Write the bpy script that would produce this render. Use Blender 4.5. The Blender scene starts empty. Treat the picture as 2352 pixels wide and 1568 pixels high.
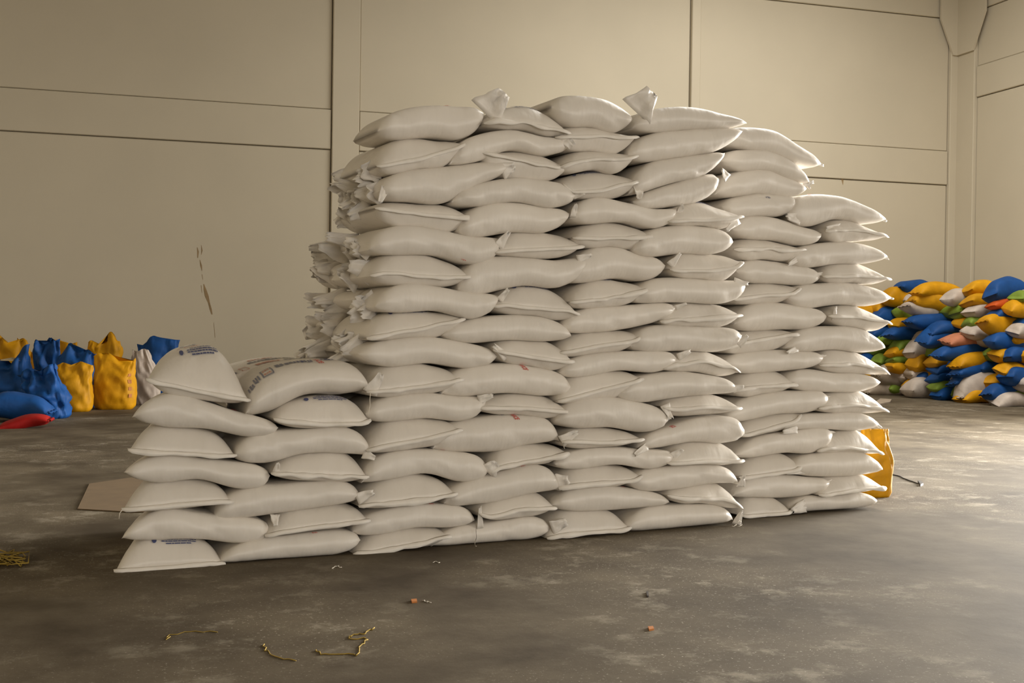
import bpy, math, random
from mathutils import Matrix, Vector, noise
random.seed(7)
sc = bpy.context.scene
COL = sc.collection
# ------------------------------------------------------------------ camera
F = 2700.0; H = 1.30
cd = bpy.data.cameras.new('camera'); cam = bpy.data.objects.new('camera', cd); COL.objects.link(cam)
cd.sensor_width = 36.0; cd.lens = 36.0 * F / 2352.0; cd.clip_end = 200
RC = Matrix.Rotation(math.radians(90 - 0.615), 4, 'X') @ Matrix.Rotation(math.radians(0.8), 4, 'Z')
cam.matrix_world = Matrix.Translation((0, 0, H)) @ RC
sc.camera = cam
R3 = RC.to_3x3(); EYE = Vector((0, 0, H))
# ------------------------------------------------------------------ light
sc.view_settings.view_transform = 'Standard'; sc.view_settings.look = 'None'
sc.view_settings.gamma = 1.0; sc.view_settings.use_curve_mapping = False
sc.view_settings.exposure = -0.10
w = bpy.data.worlds.new('world'); sc.world = w; w.use_nodes = True
w.node_tree.nodes['Background'].inputs[0].default_value = (0.75, 0.85, 1.0, 1)
w.node_tree.nodes['Background'].inputs[1].default_value = 1.0
WA = math.radians(17.0)                       # the building is turned against the view
WN = 24.0 * math.cos(WA); WC = 17.66          # back wall distance, right wall distance
def room(wx, n, z=0.0):
    return Vector((wx * math.cos(WA) - n * math.sin(WA), wx * math.sin(WA) + n * math.cos(WA), z))
def door_light(name, wx, n, z, sx, sy, face, power, col):
    l = bpy.data.lights.new(name, 'AREA'); l.shape = 'RECTANGLE'; l.size = sx; l.size_y = sy
    l.energy = power; l.color = col
    o = bpy.data.objects.new(name, l); COL.objects.link(o); o.location = room(wx, n, z)
    d = room(face[0], face[1], face[2] if len(face) > 2 else 0.0)
    o.rotation_euler = d.to_track_quat('-Z', 'Z').to_euler()
    return o
# daylight in the far right loading door, then two added fill lights
door_light('daylight_far_door', WC - 0.1, 12.0, 2.75, 6.4, 5.3, (-0.95, -0.30, -0.16), 3000, (1.0, 0.965, 0.90))
bpy.data.lights['daylight_far_door'].spread = math.radians(96)
door_light('added_near_fill', WC - 0.1, -4.0, 2.75, 6.4, 5.3, (-1, 0), 950, (1.0, 0.92, 0.80))  # added fill in an unseen near right doorway, lifts the sack fronts
door_light('added_rear_fill', 4.0, -9.9, 2.75, 7.4, 5.3, (0, 1), 600, (1.0, 0.92, 0.80))  # added fill from an unseen opening behind the camera
# unseen roof opening, its light added to brighten back wall and right-hand floor
sl = bpy.data.lights.new('added_roof_fill', 'AREA'); sl.shape = 'RECTANGLE'; sl.size = 6.0; sl.size_y = 9.0; sl.energy = 1420; sl.color = (1.0, 0.95, 0.85)
so = bpy.data.objects.new('added_roof_fill', sl); COL.objects.link(so); so.location = room(11.0, 14.5, 9.95); so.rotation_euler = (0, 0, WA)

# ------------------------------------------------------------------ materials
def mat(name, col, rough=0.6, var=0.0, vscale=4.0, bump=0.0, bscale=30.0, spec=0.5, dark=None, stretch=None, objvar=0.0, detail=4):
    m = bpy.data.materials.new(name); m.use_nodes = True
    nt = m.node_tree; N = nt.nodes; L = nt.links; b = N['Principled BSDF']
    b.inputs['Roughness'].default_value = rough
    b.inputs['Specular IOR Level'].default_value = spec
    b.inputs['Base Color'].default_value = (*col, 1)
    tc = N.new('ShaderNodeTexCoord'); mp = N.new('ShaderNodeMapping'); L.new(tc.outputs['Object'], mp.inputs[0])
    if stretch: mp.inputs['Scale'].default_value = stretch
    src = None
    if var > 0:
        n = N.new('ShaderNodeTexNoise'); n.inputs['Scale'].default_value = vscale; n.inputs['Detail'].default_value = detail
        L.new(mp.outputs[0], n.inputs[0])
        r = N.new('ShaderNodeValToRGB'); r.color_ramp.elements[0].position = 0.3; r.color_ramp.elements[1].position = 0.7
        d = dark or [c * (1 - var) for c in col]
        r.color_ramp.elements[0].color = (*d, 1); r.color_ramp.elements[1].color = (*col, 1)
        L.new(n.outputs[0], r.inputs[0]); src = r.outputs[0]
        L.new(src, b.inputs['Base Color'])
    if objvar > 0:
        oi = N.new('ShaderNodeObjectInfo'); mr = N.new('ShaderNodeMapRange')
        mr.inputs[3].default_value = 1 - objvar; mr.inputs[4].default_value = 1 + objvar * 0.4
        L.new(oi.outputs['Random'], mr.inputs[0])
        hs = N.new('ShaderNodeHueSaturation'); L.new(mr.outputs[0], hs.inputs['Value'])
        if src: L.new(src, hs.inputs['Color'])
        else: hs.inputs['Color'].default_value = (*col, 1)
        L.new(hs.outputs[0], b.inputs['Base Color'])
    if bump > 0:
        n2 = N.new('ShaderNodeTexNoise'); n2.inputs['Scale'].default_value = bscale; n2.inputs['Detail'].default_value = 3
        L.new(mp.outputs[0], n2.inputs[0])
        bp = N.new('ShaderNodeBump'); bp.inputs['Strength'].default_value = bump; bp.inputs['Distance'].default_value = 0.01
        L.new(n2.outputs[0], bp.inputs['Height']); L.new(bp.outputs[0], b.inputs['Normal'])
    return m
def sack_mat(name, col, rough, dirt):
    m = mat(name, col, rough, 0.06, 3.0, 0.0, spec=0.5, objvar=0.05)
    nt = m.node_tree; N = nt.nodes; L = nt.links; b = N['Principled BSDF']
    tc = N.new('ShaderNodeTexCoord')
    a = N.new('ShaderNodeTexNoise'); a.inputs['Scale'].default_value = 9.0; a.inputs['Detail'].default_value = 2
    mp = N.new('ShaderNodeMapping'); mp.inputs['Scale'].default_value = (1.6, 1, 0.7)
    L.new(tc.outputs['Object'], mp.inputs[0]); L.new(mp.outputs[0], a.inputs[0])
    wv = N.new('ShaderNodeTexWave'); wv.wave_type = 'BANDS'; wv.bands_direction = 'X'
    wv.inputs['Scale'].default_value = 90.0; wv.inputs['Distortion'].default_value = 1.0
    L.new(tc.outputs['Object'], wv.inputs[0])
    ad = N.new('ShaderNodeMath'); ad.operation = 'MULTIPLY_ADD'; ad.inputs[1].default_value = 0.025
    L.new(wv.outputs['Fac'], ad.inputs[0]); L.new(a.outputs[0], ad.inputs[2])
    bp = N.new('ShaderNodeBump'); bp.inputs['Strength'].default_value = 0.35; bp.inputs['Distance'].default_value = 0.02
    L.new(ad.outputs[0], bp.inputs['Height']); L.new(bp.outputs[0], b.inputs['Normal'])
    return m
M = {}
M['sack'] = sack_mat('white_woven_plastic', (0.83, 0.775, 0.70), 0.36, 0.1)
M['seam'] = mat('sewn_hem_plastic', (0.86, 0.81, 0.735), 0.5, 0.06, 20)
M['ear'] = mat('sack_corner_plastic', (0.85, 0.80, 0.73), 0.4, 0.06, 12, 0.3, 25)
M['thread'] = mat('cotton_thread', (0.78, 0.72, 0.62), 0.8)
M['blue_ink'] = mat('blue_print', (0.085, 0.10, 0.22), 0.5)
M['grey_ink'] = mat('grey_print', (0.22, 0.22, 0.27), 0.5)
M['red_ink'] = mat('red_print', (0.62, 0.07, 0.05), 0.5)
M['pink_ink'] = mat('faded_red_print', (0.62, 0.30, 0.22), 0.5)
CB = {'yellow': (0.78, 0.37, 0.004), 'blue': (0.010, 0.085, 0.31), 'white': (0.66, 0.56, 0.48), 'green': (0.25, 0.36, 0.045),
      'orange': (0.75, 0.12, 0.015), 'pink': (0.62, 0.24, 0.13), 'grey': (0.48, 0.39, 0.30), 'red': (0.42, 0.012, 0.01)}
for k, c in CB.items():
    M[k] = mat(k + '_woven_plastic', tuple(0.88 * x for x in c), 0.6, 0.25, 5, 0.7, 9, spec=0.25, objvar=0.14)
M['wall'] = mat('cream_painted_wall', (0.605, 0.54, 0.42), 0.75, 0.07, 0.5, 0.08, 6, spec=0.3)
M['joint'] = mat('dirty_wall_joint', (0.44, 0.38, 0.28), 0.9, 0.35, 3)
M['stain'] = mat('brown_wall_stain', (0.36, 0.25, 0.13), 0.9, 0.3, 8)
M['ceil'] = mat('ceiling_sheet', (0.30, 0.27, 0.22), 0.8)
M['card'] = mat('cardboard', (0.17, 0.112, 0.056), 0.85, 0.15, 6)
M['twine'] = mat('yellow_twine', (0.36, 0.24, 0.035), 0.8)
M['cable'] = mat('dark_cable', (0.05, 0.04, 0.035), 0.6)
M['scrap'] = mat('orange_scrap', (0.50, 0.18, 0.04), 0.7)
M['grain'] = mat('pale_grain', (0.55, 0.45, 0.28), 0.9, 0.2, 60)
# concrete floor with worn patches and grain dust
m = bpy.data.materials.new('stained_concrete_floor'); m.use_nodes = True; M['floor'] = m
nt = m.node_tree; N = nt.nodes; L = nt.links; b = N['Principled BSDF']
tc = N.new('ShaderNodeTexCoord')
def nz(scale, detail, rough=0.6):
    n = N.new('ShaderNodeTexNoise'); n.inputs['Scale'].default_value = scale; n.inputs['Detail'].default_value = detail
    n.inputs['Roughness'].default_value = rough; L.new(tc.outputs['Object'], n.inputs[0]); return n
def ramp(src, p0, c0, p1, c1):
    r = N.new('ShaderNodeValToRGB'); r.color_ramp.elements[0].position = p0; r.color_ramp.elements[1].position = p1
    r.color_ramp.elements[0].color = (*c0, 1); r.color_ramp.elements[1].color = (*c1, 1); L.new(src, r.inputs[0]); return r
n1 = nz(1.1, 8, 0.65); n2 = nz(3.2, 9, 0.72); n3 = nz(60, 3, 0.7); n4 = nz(0.55, 4, 0.5)
r1 = ramp(n1.outputs[0], 0.34, (0.058, 0.042, 0.024), 0.70, (0.158, 0.127, 0.084))
r2 = ramp(n2.outputs[0], 0.53, (0, 0, 0), 0.64, (1, 1, 1))
r4 = ramp(n4.outputs[0], 0.42, (0, 0, 0), 0.60, (1, 1, 1))
mu = N.new('ShaderNodeMath'); mu.operation = 'MULTIPLY'; L.new(r2.outputs[0], mu.inputs[0]); L.new(r4.outputs[0], mu.inputs[1])
m2 = N.new('ShaderNodeMath'); m2.operation = 'MULTIPLY'; m2.inputs[1].default_value = 0.7; L.new(mu.outputs[0], m2.inputs[0])
mx = N.new('ShaderNodeMix'); mx.data_type = 'RGBA'; L.new(m2.outputs[0], mx.inputs[0]); L.new(r1.outputs[0], mx.inputs[6]); mx.inputs[7].default_value = (0.34, 0.30, 0.23, 1)
r3 = ramp(n3.outputs[0], 0.62, (0, 0, 0), 0.67, (1, 1, 1))
m3 = N.new('ShaderNodeMath'); m3.operation = 'MULTIPLY'; L.new(r3.outputs[0], m3.inputs[0]); L.new(r4.outputs[0], m3.inputs[1])
mx2 = N.new('ShaderNodeMix'); mx2.data_type = 'RGBA'; L.new(m3.outputs[0], mx2.inputs[0]); L.new(mx.outputs[2], mx2.inputs[6]); mx2.inputs[7].default_value = (0.44, 0.40, 0.33, 1)
L.new(mx2.outputs[2], b.inputs['Base Color'])
b.inputs['Roughness'].default_value = 0.75; b.inputs['Specular IOR Level'].default_value = 0.2
bp = N.new('ShaderNodeBump'); bp.inputs['Strength'].default_value = 0.25; bp.inputs['Distance'].default_value = 0.01
L.new(n2.outputs[0], bp.inputs['Height']); L.new(bp.outputs[0], b.inputs['Normal'])

# ------------------------------------------------------------------ helpers
def ray(px, py):
    return R3 @ Vector(((px - 1176.0) / F, (784.0 - py) / F, -1.0))
def at_depth(px, py, Y):                      # point of a pixel's line of sight at distance Y
    d = ray(px, py); return EYE + d * (Y / d.y)
def on_floor(px, py, z=0.0):
    d = ray(px, py); return EYE + d * ((z - H) / d.z)
def link(name, verts, faces, material, parent=None, loc=None, rz=0.0, smooth=True, mats=None):
    me = bpy.data.meshes.new(name); me.from_pydata(verts, [], faces); me.update()
    if smooth: me.polygons.foreach_set('use_smooth', [True] * len(me.polygons))
    me.materials.append(material)
    o = bpy.data.objects.new(name, me); COL.objects.link(o)
    if parent: o.parent = parent
    if loc is not None: o.location = loc
    o.rotation_euler = (0, 0, rz)
    return o
def tag(o, label, cat, group=None, kind=None):
    o['label'] = label; o['category'] = cat
    if group: o['group'] = group
    if kind: o['kind'] = kind
    return o
def box(x0, x1, y0, y1, z0, z1, base=0):
    v = [(x0, y0, z0), (x1, y0, z0), (x1, y1, z0), (x0, y1, z0), (x0, y0, z1), (x1, y0, z1), (x1, y1, z1), (x0, y1, z1)]
    f = [(0, 3, 2, 1), (4, 5, 6, 7), (0, 1, 5, 4), (1, 2, 6, 5), (2, 3, 7, 6), (3, 0, 4, 7)]
    return v, [tuple(i + base for i in q) for q in f]
def boxes(bs):
    V, Q = [], []
    for b_ in bs:
        v, f = box(*b_, base=len(V)); V += v; Q += f
    return V, Q
def tube(pts, r, n=6):
    V, Q = [], []
    pts = [Vector(p) for p in pts]
    for i, p in enumerate(pts):
        t = (pts[min(i + 1, len(pts) - 1)] - pts[max(i - 1, 0)]).normalized()
        a = t.cross(Vector((0, 0, 1)));  a = a.normalized() if a.length > 1e-4 else Vector((1, 0, 0))
        c = t.cross(a)
        for k in range(n):
            g = 2 * math.pi * k / n; V.append(tuple(p + (a * math.cos(g) + c * math.sin(g)) * r))
    for i in range(len(pts) - 1):
        for k in range(n):
            Q.append((i * n + k, i * n + (k + 1) % n, (i + 1) * n + (k + 1) % n, (i + 1) * n + k))
    Q.append(tuple(range(n))[::-1]); Q.append(tuple((len(pts) - 1) * n + k for k in range(n)))
    return V, Q
def bev(o, wdt=0.01, seg=2):
    md = o.modifiers.new('bevel', 'BEVEL'); md.width = wdt; md.segments = seg; return o

# ------------------------------------------------------------------ building
WL, NF, CH = -11.0, -10.0, 10.0               # left wall, wall behind the camera, ceiling height
def struct(name, bs, material, parent=None, label=None, rz=WA):
    v, f = boxes(bs)
    o = link(name, v, f, material, parent, None, 0.0 if parent else rz, False)
    if not parent: o['kind'] = 'structure'
    return o
struct('floor', [(WL - 1, WC + 9, NF - 9, WN + 1, -0.2, 0)], M['floor'])
struct('ceiling', [(WL - 1, 8.0, NF - 1, WN + 1, CH, CH + 0.2), (14.0, WC + 1, NF - 1, WN + 1, CH, CH + 0.2), (8.0, 14.0, NF - 1, 10.0, CH, CH + 0.2), (8.0, 14.0, 19.0, WN + 1, CH, CH + 0.2)], M['ceil'])
struct('wall_left', [(WL - 0.3, WL, NF, WN + 0.4, 0, CH)], M['wall'])
struct('wall_front', [(WL, 0.2, NF - 0.3, NF, 0, CH), (7.8, WC, NF - 0.3, NF, 0, CH), (0.2, 7.8, NF - 0.3, NF, 5.5, CH)], M['wall'])
wb = struct('wall_back', [(WL, WC + 0.4, WN + 0.10, WN + 0.4, 0, CH)], M['joint'])
wr = struct('wall_right', [(WC + 0.10, WC + 0.4, 15.3, WN + 0.1, 0, CH), (WC + 0.10, WC + 0.4, -0.7, 8.7, 0, CH), (WC + 0.10, WC + 0.4, NF, -7.3, 0, CH),
                            (WC + 0.10, WC + 0.4, 8.7, 15.3, 5.5, CH), (WC + 0.10, WC + 0.4, -7.3, -0.7, 5.5, CH)], M['joint'])
def wall_w(px, py=400, off=0.0):              # along-wall coordinate of a pixel column on the back wall
    d = ray(px, py); n = d.x * -math.sin(WA) + d.y * math.cos(WA)
    t = (WN + off) / n; p = EYE + d * t
    return p.x * math.cos(WA) + p.y * math.sin(WA)
cA0, cA1 = wall_w(761), wall_w(823)
cB0, cB1 = wall_w(1583), wall_w(1603)
cC0 = wall_w(2179, 300)
cL = 2 * cA0 - cB0; G = 0.015
BZ = (0.0, 4.74, 5.52, 8.55, CH)
def wall_piece(name, parent, b_):
    o = struct(name, [b_], M['wall'], parent); bev(o, 0.012, 1); return o
cols = [(cL, cL + cA1 - cA0), (cA0, cA1), (cB0, cB1), (cC0, WC)]
for a0, a1 in cols:
    wall_piece('column', wb, (a0, a1, WN - 0.05, WN + 0.11, 0, CH))
bays = [(WL, cols[0][0])] + [(cols[i][1], cols[i + 1][0]) for i in range(3)]
for a0, a1 in bays:
    for i in range(4):
        g0 = 0 if i == 0 else G / 2
        proud = 0.0 if i in (1, 3) else 0.035
        wall_piece('beam' if i in (1, 3) else 'panel', wb, (a0 + G, a1 - G, WN + proud, WN + 0.11, BZ[i] + g0, BZ[i + 1] - G / 2))
# right wall pieces with their own heights, corner column with a haunch
RZ = (0.0, 6.65, 7.35, 8.6, CH)
cR = WN - 0.62
wall_piece('column', wr, (WC - 0.05, WC + 0.11, cR, WN - 0.04, 0, CH))
for i in range(4):
    g0 = 0 if i == 0 else G / 2
    proud = 0.0 if i in (1, 3) else 0.035
    nm = 'beam' if i in (1, 3) else 'panel'
    z0, z1 = RZ[i] + g0, RZ[i + 1] - G / 2
    if i == 0:
        for n0, n1 in ((15.3, cR - G), (-0.7, 8.7), (NF, -7.3)): wall_piece(nm, wr, (WC + proud, WC + 0.11, n0, n1, z0, z1))
        for n0, n1 in ((8.7, 15.3), (-7.3, -0.7)): wall_piece(nm, wr, (WC + proud, WC + 0.11, n0, n1, 5.5, z1))
    else:
        wall_piece(nm, wr, (WC + proud, WC + 0.11, NF, cR - G, z0, z1))
hv = [(WC - 0.06, WN - 0.05, 7.7), (cC0 + 0.02, WN - 0.05, 7.7), (cC0 - 0.33, WN - 0.05, 8.5), (cC0 - 0.33, WN - 0.05, CH), (WC - 0.06, WN - 0.05, CH)]
V = [(x, y, z) for x, y, z in hv] + [(x, y - 0.05, z) for x, y, z in hv]
n_ = len(hv); Q = [tuple(range(n_)), tuple(range(2 * n_ - 1, n_ - 1, -1))] + [(i, i + n_, (i + 1) % n_ + n_, (i + 1) % n_) for i in range(n_)]
link('haunch', V, Q, M['wall'], wb, None, 0, False)
V = [(WC - 0.06, n, z) for n, z in ((WN - 0.1, 7.7), (cR, 7.7), (cR - 0.4, 8.5), (cR - 0.4, CH), (WN - 0.1, CH))]
V += [(x - 0.05, y, z) for x, y, z in V]; n_ = 5
Q = [tuple(range(n_)), tuple(range(2 * n_ - 1, n_ - 1, -1))] + [(i, i + n_, (i + 1) % n_ + n_, (i + 1) % n_) for i in range(n_)]
link('haunch', V, Q, M['wall'], wr, None, 0, False)
# brown run stain on the left bay
def wall_pt(px, py, off):
    d = ray(px, py); n = d.x * -math.sin(WA) + d.y * math.cos(WA); p = EYE + d * ((WN + off) / n)
    return (p.x * math.cos(WA) + p.y * math.sin(WA), WN + off, p.z)
def blot(pxs, wpx):
    V, Q = [], []
    for i, (x, y) in enumerate(pxs):
        hw = wpx * (0.35 + 0.65 * random.random()) * (0.3 if i in (0, len(pxs) - 1) else 1)
        V += [wall_pt(x - hw, y, 0.032), wall_pt(x + hw, y, 0.032)]
    for i in range(len(pxs) - 1): Q.append((2 * i, 2 * i + 1, 2 * i + 3, 2 * i + 2))
    link('stain', V, Q, M['stain'], wb, None, 0, False)
for st, wd in (([(453, 568), (455, 578), (454, 592)], 4), ([(462, 562), (464, 575), (462, 585)], 2), ([(459, 596), (462, 610), (464, 622)], 3),
               ([(464, 630), (466, 642)], 3), ([(468, 652), (471, 665), (475, 680), (480, 695), (484, 710), (487, 722)], 5), ([(462, 655), (464, 672)], 2),
               ([(491, 740), (494, 775)], 1.5), ([(1934, 398), (1935, 412), (1936, 424)], 3), ([(468, 300), (463, 330)], 1.5)):
    blot(st, wd)

# ------------------------------------------------------------------ sack geometry
p0 = on_floor(265, 1312); p1 = on_floor(1700, 1206)
TH = math.atan2(p1.y - p0.y, p1.x - p0.x)      # direction of the stack's front
AX = Vector((math.cos(TH), math.sin(TH), 0)); AE = Vector((-math.sin(TH), math.cos(TH), 0))
def dep(p): return p.dot(AE)
BLK = [dep(on_floor(540, 1294)), dep(on_floor(1040, 1256)), dep(on_floor(1480, 1223)), dep(on_floor(1865, 1180))]
def sz(px, py, d):                            # pixel -> (s, z) on the front plane at depth d
    r = ray(px, py); t = d / r.dot(AE); p = EYE + r * t
    return p.dot(AX), p.z
def rnd(u, n, m_): return max(0.0, 1 - abs(2 * u - 1) ** n) ** (1.0 / m_)
US = (0.2, 0.5, 0.8)
def qi(u, q):                                 # smooth interpolation through the three stations
    a, b_, c = q
    if u <= US[0]: return a + (a - b_) * 0.25 * (US[0] - u) / 0.2
    if u >= US[2]: return c + (c - b_) * 0.25 * (u - US[2]) / 0.2
    d1 = (c - a) / 0.6
    if u < 0.5:
        t = (u - .2) / .3; s0, s1 = -(a - b_) * 0.25 / 0.2 * 0.3, d1 * .3
        return a * (2 * t ** 3 - 3 * t * t + 1) + s0 * (t ** 3 - 2 * t * t + t) + b_ * (-2 * t ** 3 + 3 * t * t) + s1 * (t ** 3 - t * t)
    t = (u - .5) / .3; s0, s1 = d1 * .3, (c - b_) * 0.25 / 0.2 * 0.3
    return b_ * (2 * t ** 3 - 3 * t * t + 1) + s0 * (t ** 3 - 2 * t * t + t) + c * (-2 * t ** 3 + 3 * t * t) + s1 * (t ** 3 - t * t)
class Sack:
    """a filled sack seen from the front: outline (s, z), front depth and rear depth"""
    def __init__(self, kind, tl, tr, T, B, S, d0, d1, rf=None, seed=0, shear=0.0, pointed=(0, 0)):
        self.sh = shear; self.pd = pointed
        self.k = kind; self.tl = tl; self.tr = tr; self.d0 = d0; self.d1 = d1; self.seed = seed
        rs = random.Random(seed)
        n, m_ = (3.2, 1.45) if kind == 'h' else (rs.uniform(3.2, 5.0), rs.uniform(1.6, 2.2))
        self.n, self.m = n, m_
        tip = [tl[1] + (tr[1] - tl[1]) * u for u in US]
        rr = [self.rn(u) for u in US]
        self.qT = [(T[i] - tip[i]) / rr[i] for i in range(3)]
        self.qB = [(B[i] - tip[i]) / rr[i] for i in range(3)]
        self.qS = None if S is None else [S[i] - tip[i] for i in range(3)]
        hgt = T[1] - B[1]
        self.rf = rf if rf else ((0.15 if kind == 'h' else max(0.045, hgt * 0.42)))
        self.rl = 0.075 if kind == 'h' else self.rf
        self.s0 = (tl[0] + tr[0]) / 2
        self.z0 = min(min(B), tl[1], tr[1])
    def rn(self, u):
        if self.pd[0 if u < 0.5 else 1]: return rnd(u, 2.9, 1.22)
        return rnd(u, self.n, self.m)
    def tip(self, u): return self.tl[1] + (self.tr[1] - self.tl[1]) * u
    def top(self, u): return self.tip(u) + qi(u, self.qT) * self.rn(u)
    def bot(self, u): return max(0.002, self.tip(u) + qi(u, self.qB) * self.rn(u))
    def mid(self, u):
        t, b_ = self.top(u), self.bot(u)
        if self.qS:
            k = min(1.0, min(u, 1 - u) / 0.12)
            z = self.tip(u) + qi(u, self.qS) * (0.25 + 0.75 * k) * (1 if k > 0 else 0) if 0 < u < 1 else self.tip(u)
            return max(min(z, t - 0.004), b_ + 0.004) if t - b_ > 0.01 else (t + b_) / 2
        return b_ + (t - b_) * 0.46
    def pt(self, u, t, off=0.0):
        """t: -1 bottom .. 0 nose .. 1 top front, 1..2 top towards the rear"""
        if off:
            p = Vector(self.pt(u, t)); a = Vector(self.pt(min(u + .012, .999), t)) - Vector(self.pt(max(u - .012, .001), t))
            b_ = Vector(self.pt(u, t + .03)) - Vector(self.pt(u, t - .03)); n = a.cross(b_)
            n = n.normalized() if n.length > 1e-9 else Vector((0, -1, 0))
            if n.y - n.z > 0: n = -n
            return tuple(p + n * off)
        T, B, Mi = self.top(u), self.bot(u), self.mid(u)
        s = self.tl[0] + (self.tr[0] - self.tl[0]) * u
        e = min(u, 1 - u)
        h = T - B
        f = self.d0 + 0.05 * max(0, 1 - e / 0.10) ** 2 * (0.4 if self.k == 'h' else 1)
        if t > 1:
            d = f + self.rf + (self.d1 - 0.1 - f - self.rf) * (t - 1); z = T
        elif t >= 0:
            z = Mi + (T - Mi) * math.sin(t * math.pi / 2)
            d = f + (self.rf * t ** 1.35 if self.k == 'h' else self.rf * (1 - math.cos(t * math.pi / 2)))
        else:
            z = Mi + (Mi - B) * math.sin(t * math.pi / 2)
            d = f + (self.rl * (-t) ** 1.25 if self.k == 'h' else self.rl * (1 - math.cos(t * math.pi / 2)))
        # slack plastic: soft dents, puckers close to the corners
        q = Vector((s * 7 + self.seed * 3.1, z * 11, self.seed * 1.7))
        w_ = noise.noise(q) * 0.010
        pk = max(0, 1 - e / 0.16)
        w_ += pk * 0.013 * noise.noise(Vector((s * 5 + self.seed, z * 55, 3 + self.seed)))
        q2 = noise.noise(Vector((s * 14 + z * 22, s * 3, self.seed * 2.3)))
        if q2 > 0.25: w_ += (q2 - 0.25) * 0.022
        if h > 0.03 and t <= 1.2: d += w_ * min(1, h / 0.1)
        s += self.sh * max(0, d - self.d0) * max(0, 1 - u * 1.6)
        return (s - self.s0, d, z - self.z0)
    def mesh(self):
        nu = 30
        us = [0.5 - 0.5 * math.cos(math.pi * i / nu) for i in range(nu + 1)]
        us = [0.55 * a + 0.45 * i / nu for i, a in enumerate(us)]
        fr = [-1 + 2 * k / 12 for k in range(13)] + [1.5]
        V, Q = [], []
        ring = len(fr) + 5
        for u in us:
            for t in fr: V.append(self.pt(u, t))
            T, B, Mi = self.top(u), self.bot(u), self.mid(u); s = self.tl[0] + (self.tr[0] - self.tl[0]) * u
            for k in range(5):
                g = math.pi * k / 4
                V.append((s - self.s0 + self.sh * (self.d1 - self.d0) * max(0, 1 - u * 1.6), self.d1 - 0.07 + 0.07 * math.sin(g), (Mi + (T - Mi if math.cos(g) > 0 else Mi - B) * math.cos(g)) - self.z0))
        for i in range(nu):
            for k in range(ring):
                a, b_ = i * ring + k, i * ring + (k + 1) % ring
                Q.append((a, b_, b_ + ring, a + ring))
        Q.append(tuple(range(ring))[::-1]); Q.append(tuple(nu * ring + k for k in range(ring)))
        return V, [q[::-1] for q in Q]
    def build(self, name, material, blk_d):
        v, f = self.mesh()
        o = link(name, v, f, material, None, AX * self.s0 + AE * blk_d + Vector((0, 0, self.z0)), TH)
        self.o = o; return o
    def seam(self, ragged):
        V, Q = [], []; n = 26
        a, b_ = -0.012, 1.012
        for i in range(n + 1):
            u = a + (b_ - a) * i / n; uc = min(max(u, 0.004), 0.996)
            x, y, z = self.pt(uc, 0.0); x += (u - uc) * (self.tr[0] - self.tl[0])
            wv = ragged * noise.noise(Vector((x * 9, self.seed, 1.5)))
            up, dn = 0.010 + 0.006 * abs(wv), 0.013 + 0.010 * wv
            end = min(1.0, min(i, n - i) / 2 + 0.45)
            y0 = y - 0.004
            V += [(x, y0 + 0.012, z + up * end), (x, y0 - 0.006, z + up * 0.8 * end), (x, y0 - 0.016 - 0.006 * wv, z - dn * end), (x, y0 - 0.008, z - dn * 1.05 * end)]
        for i in range(n):
            for k in range(4):
                p, q = i * 4 + k, i * 4 + (k + 1) % 4
                Q.append((p, q, q + 4, p + 4))
        Q += [(3, 2, 1, 0), tuple(n * 4 + k for k in range(4))]
        return link('seam', V, [q[::-1] for q in Q], M['seam'], self.o)
def flap(parent, base, tip, width, seed, name='corner_flap', th=0.004, material=None):
    """crumpled corner of a sack: base point -> tip point, local coordinates of the parent"""
    base, tip = Vector(base), Vector(tip); ax = tip - base; ln = ax.length; ax.normalize()
    sd = Vector((-ax.z, 0, ax.x)); sd = sd.normalized() if sd.length > 1e-4 else Vector((0, 1, 0))
    nn = ax.cross(sd)
    nu, nv = 6, 6; V, Q = [], []
    for side in (0, 1):
        for i in range(nu + 1):
            for j in range(nv + 1):
                a, c = i / nu, j / nv * 2 - 1
                wd = width * 0.5 * (1.1 - 0.65 * a + 0.12 * noise.noise(Vector((a * 3, seed * 5.1, c))))
                p = base - ax * 0.035 + ax * (ln + 0.035) * (a + 0.14 * noise.noise(Vector((c * 1.6, seed * 2.2, 4))) * a) + sd * c * wd
                cr = noise.noise(Vector((a * 2.2 + seed, c * 2.6, seed * 1.3))) * min(0.35 * width, 0.045) * (0.3 + a)
                p += nn * (cr + (th if side else 0))
                V.append(tuple(p))
    K = (nu + 1) * (nv + 1)
    for i in range(nu):
        for j in range(nv):
            a = i * (nv + 1) + j
            Q.append((a, a + 1, a + nv + 2, a + nv + 1)); Q.append((K + a, K + a + nv + 1, K + a + nv + 2, K + a + 1))
    bd = [j for j in range(nv + 1)] + [i * (nv + 1) + nv for i in range(1, nu + 1)] + [nu * (nv + 1) + j for j in range(nv - 1, -1, -1)] + [i * (nv + 1) for i in range(nu - 1, 0, -1)]
    for i in range(len(bd)):
        a, b_ = bd[i], bd[(i + 1) % len(bd)]
        Q.append((a, a + K, b_ + K, b_))
    return link(name, V, Q, material or M['ear'], parent)
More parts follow.
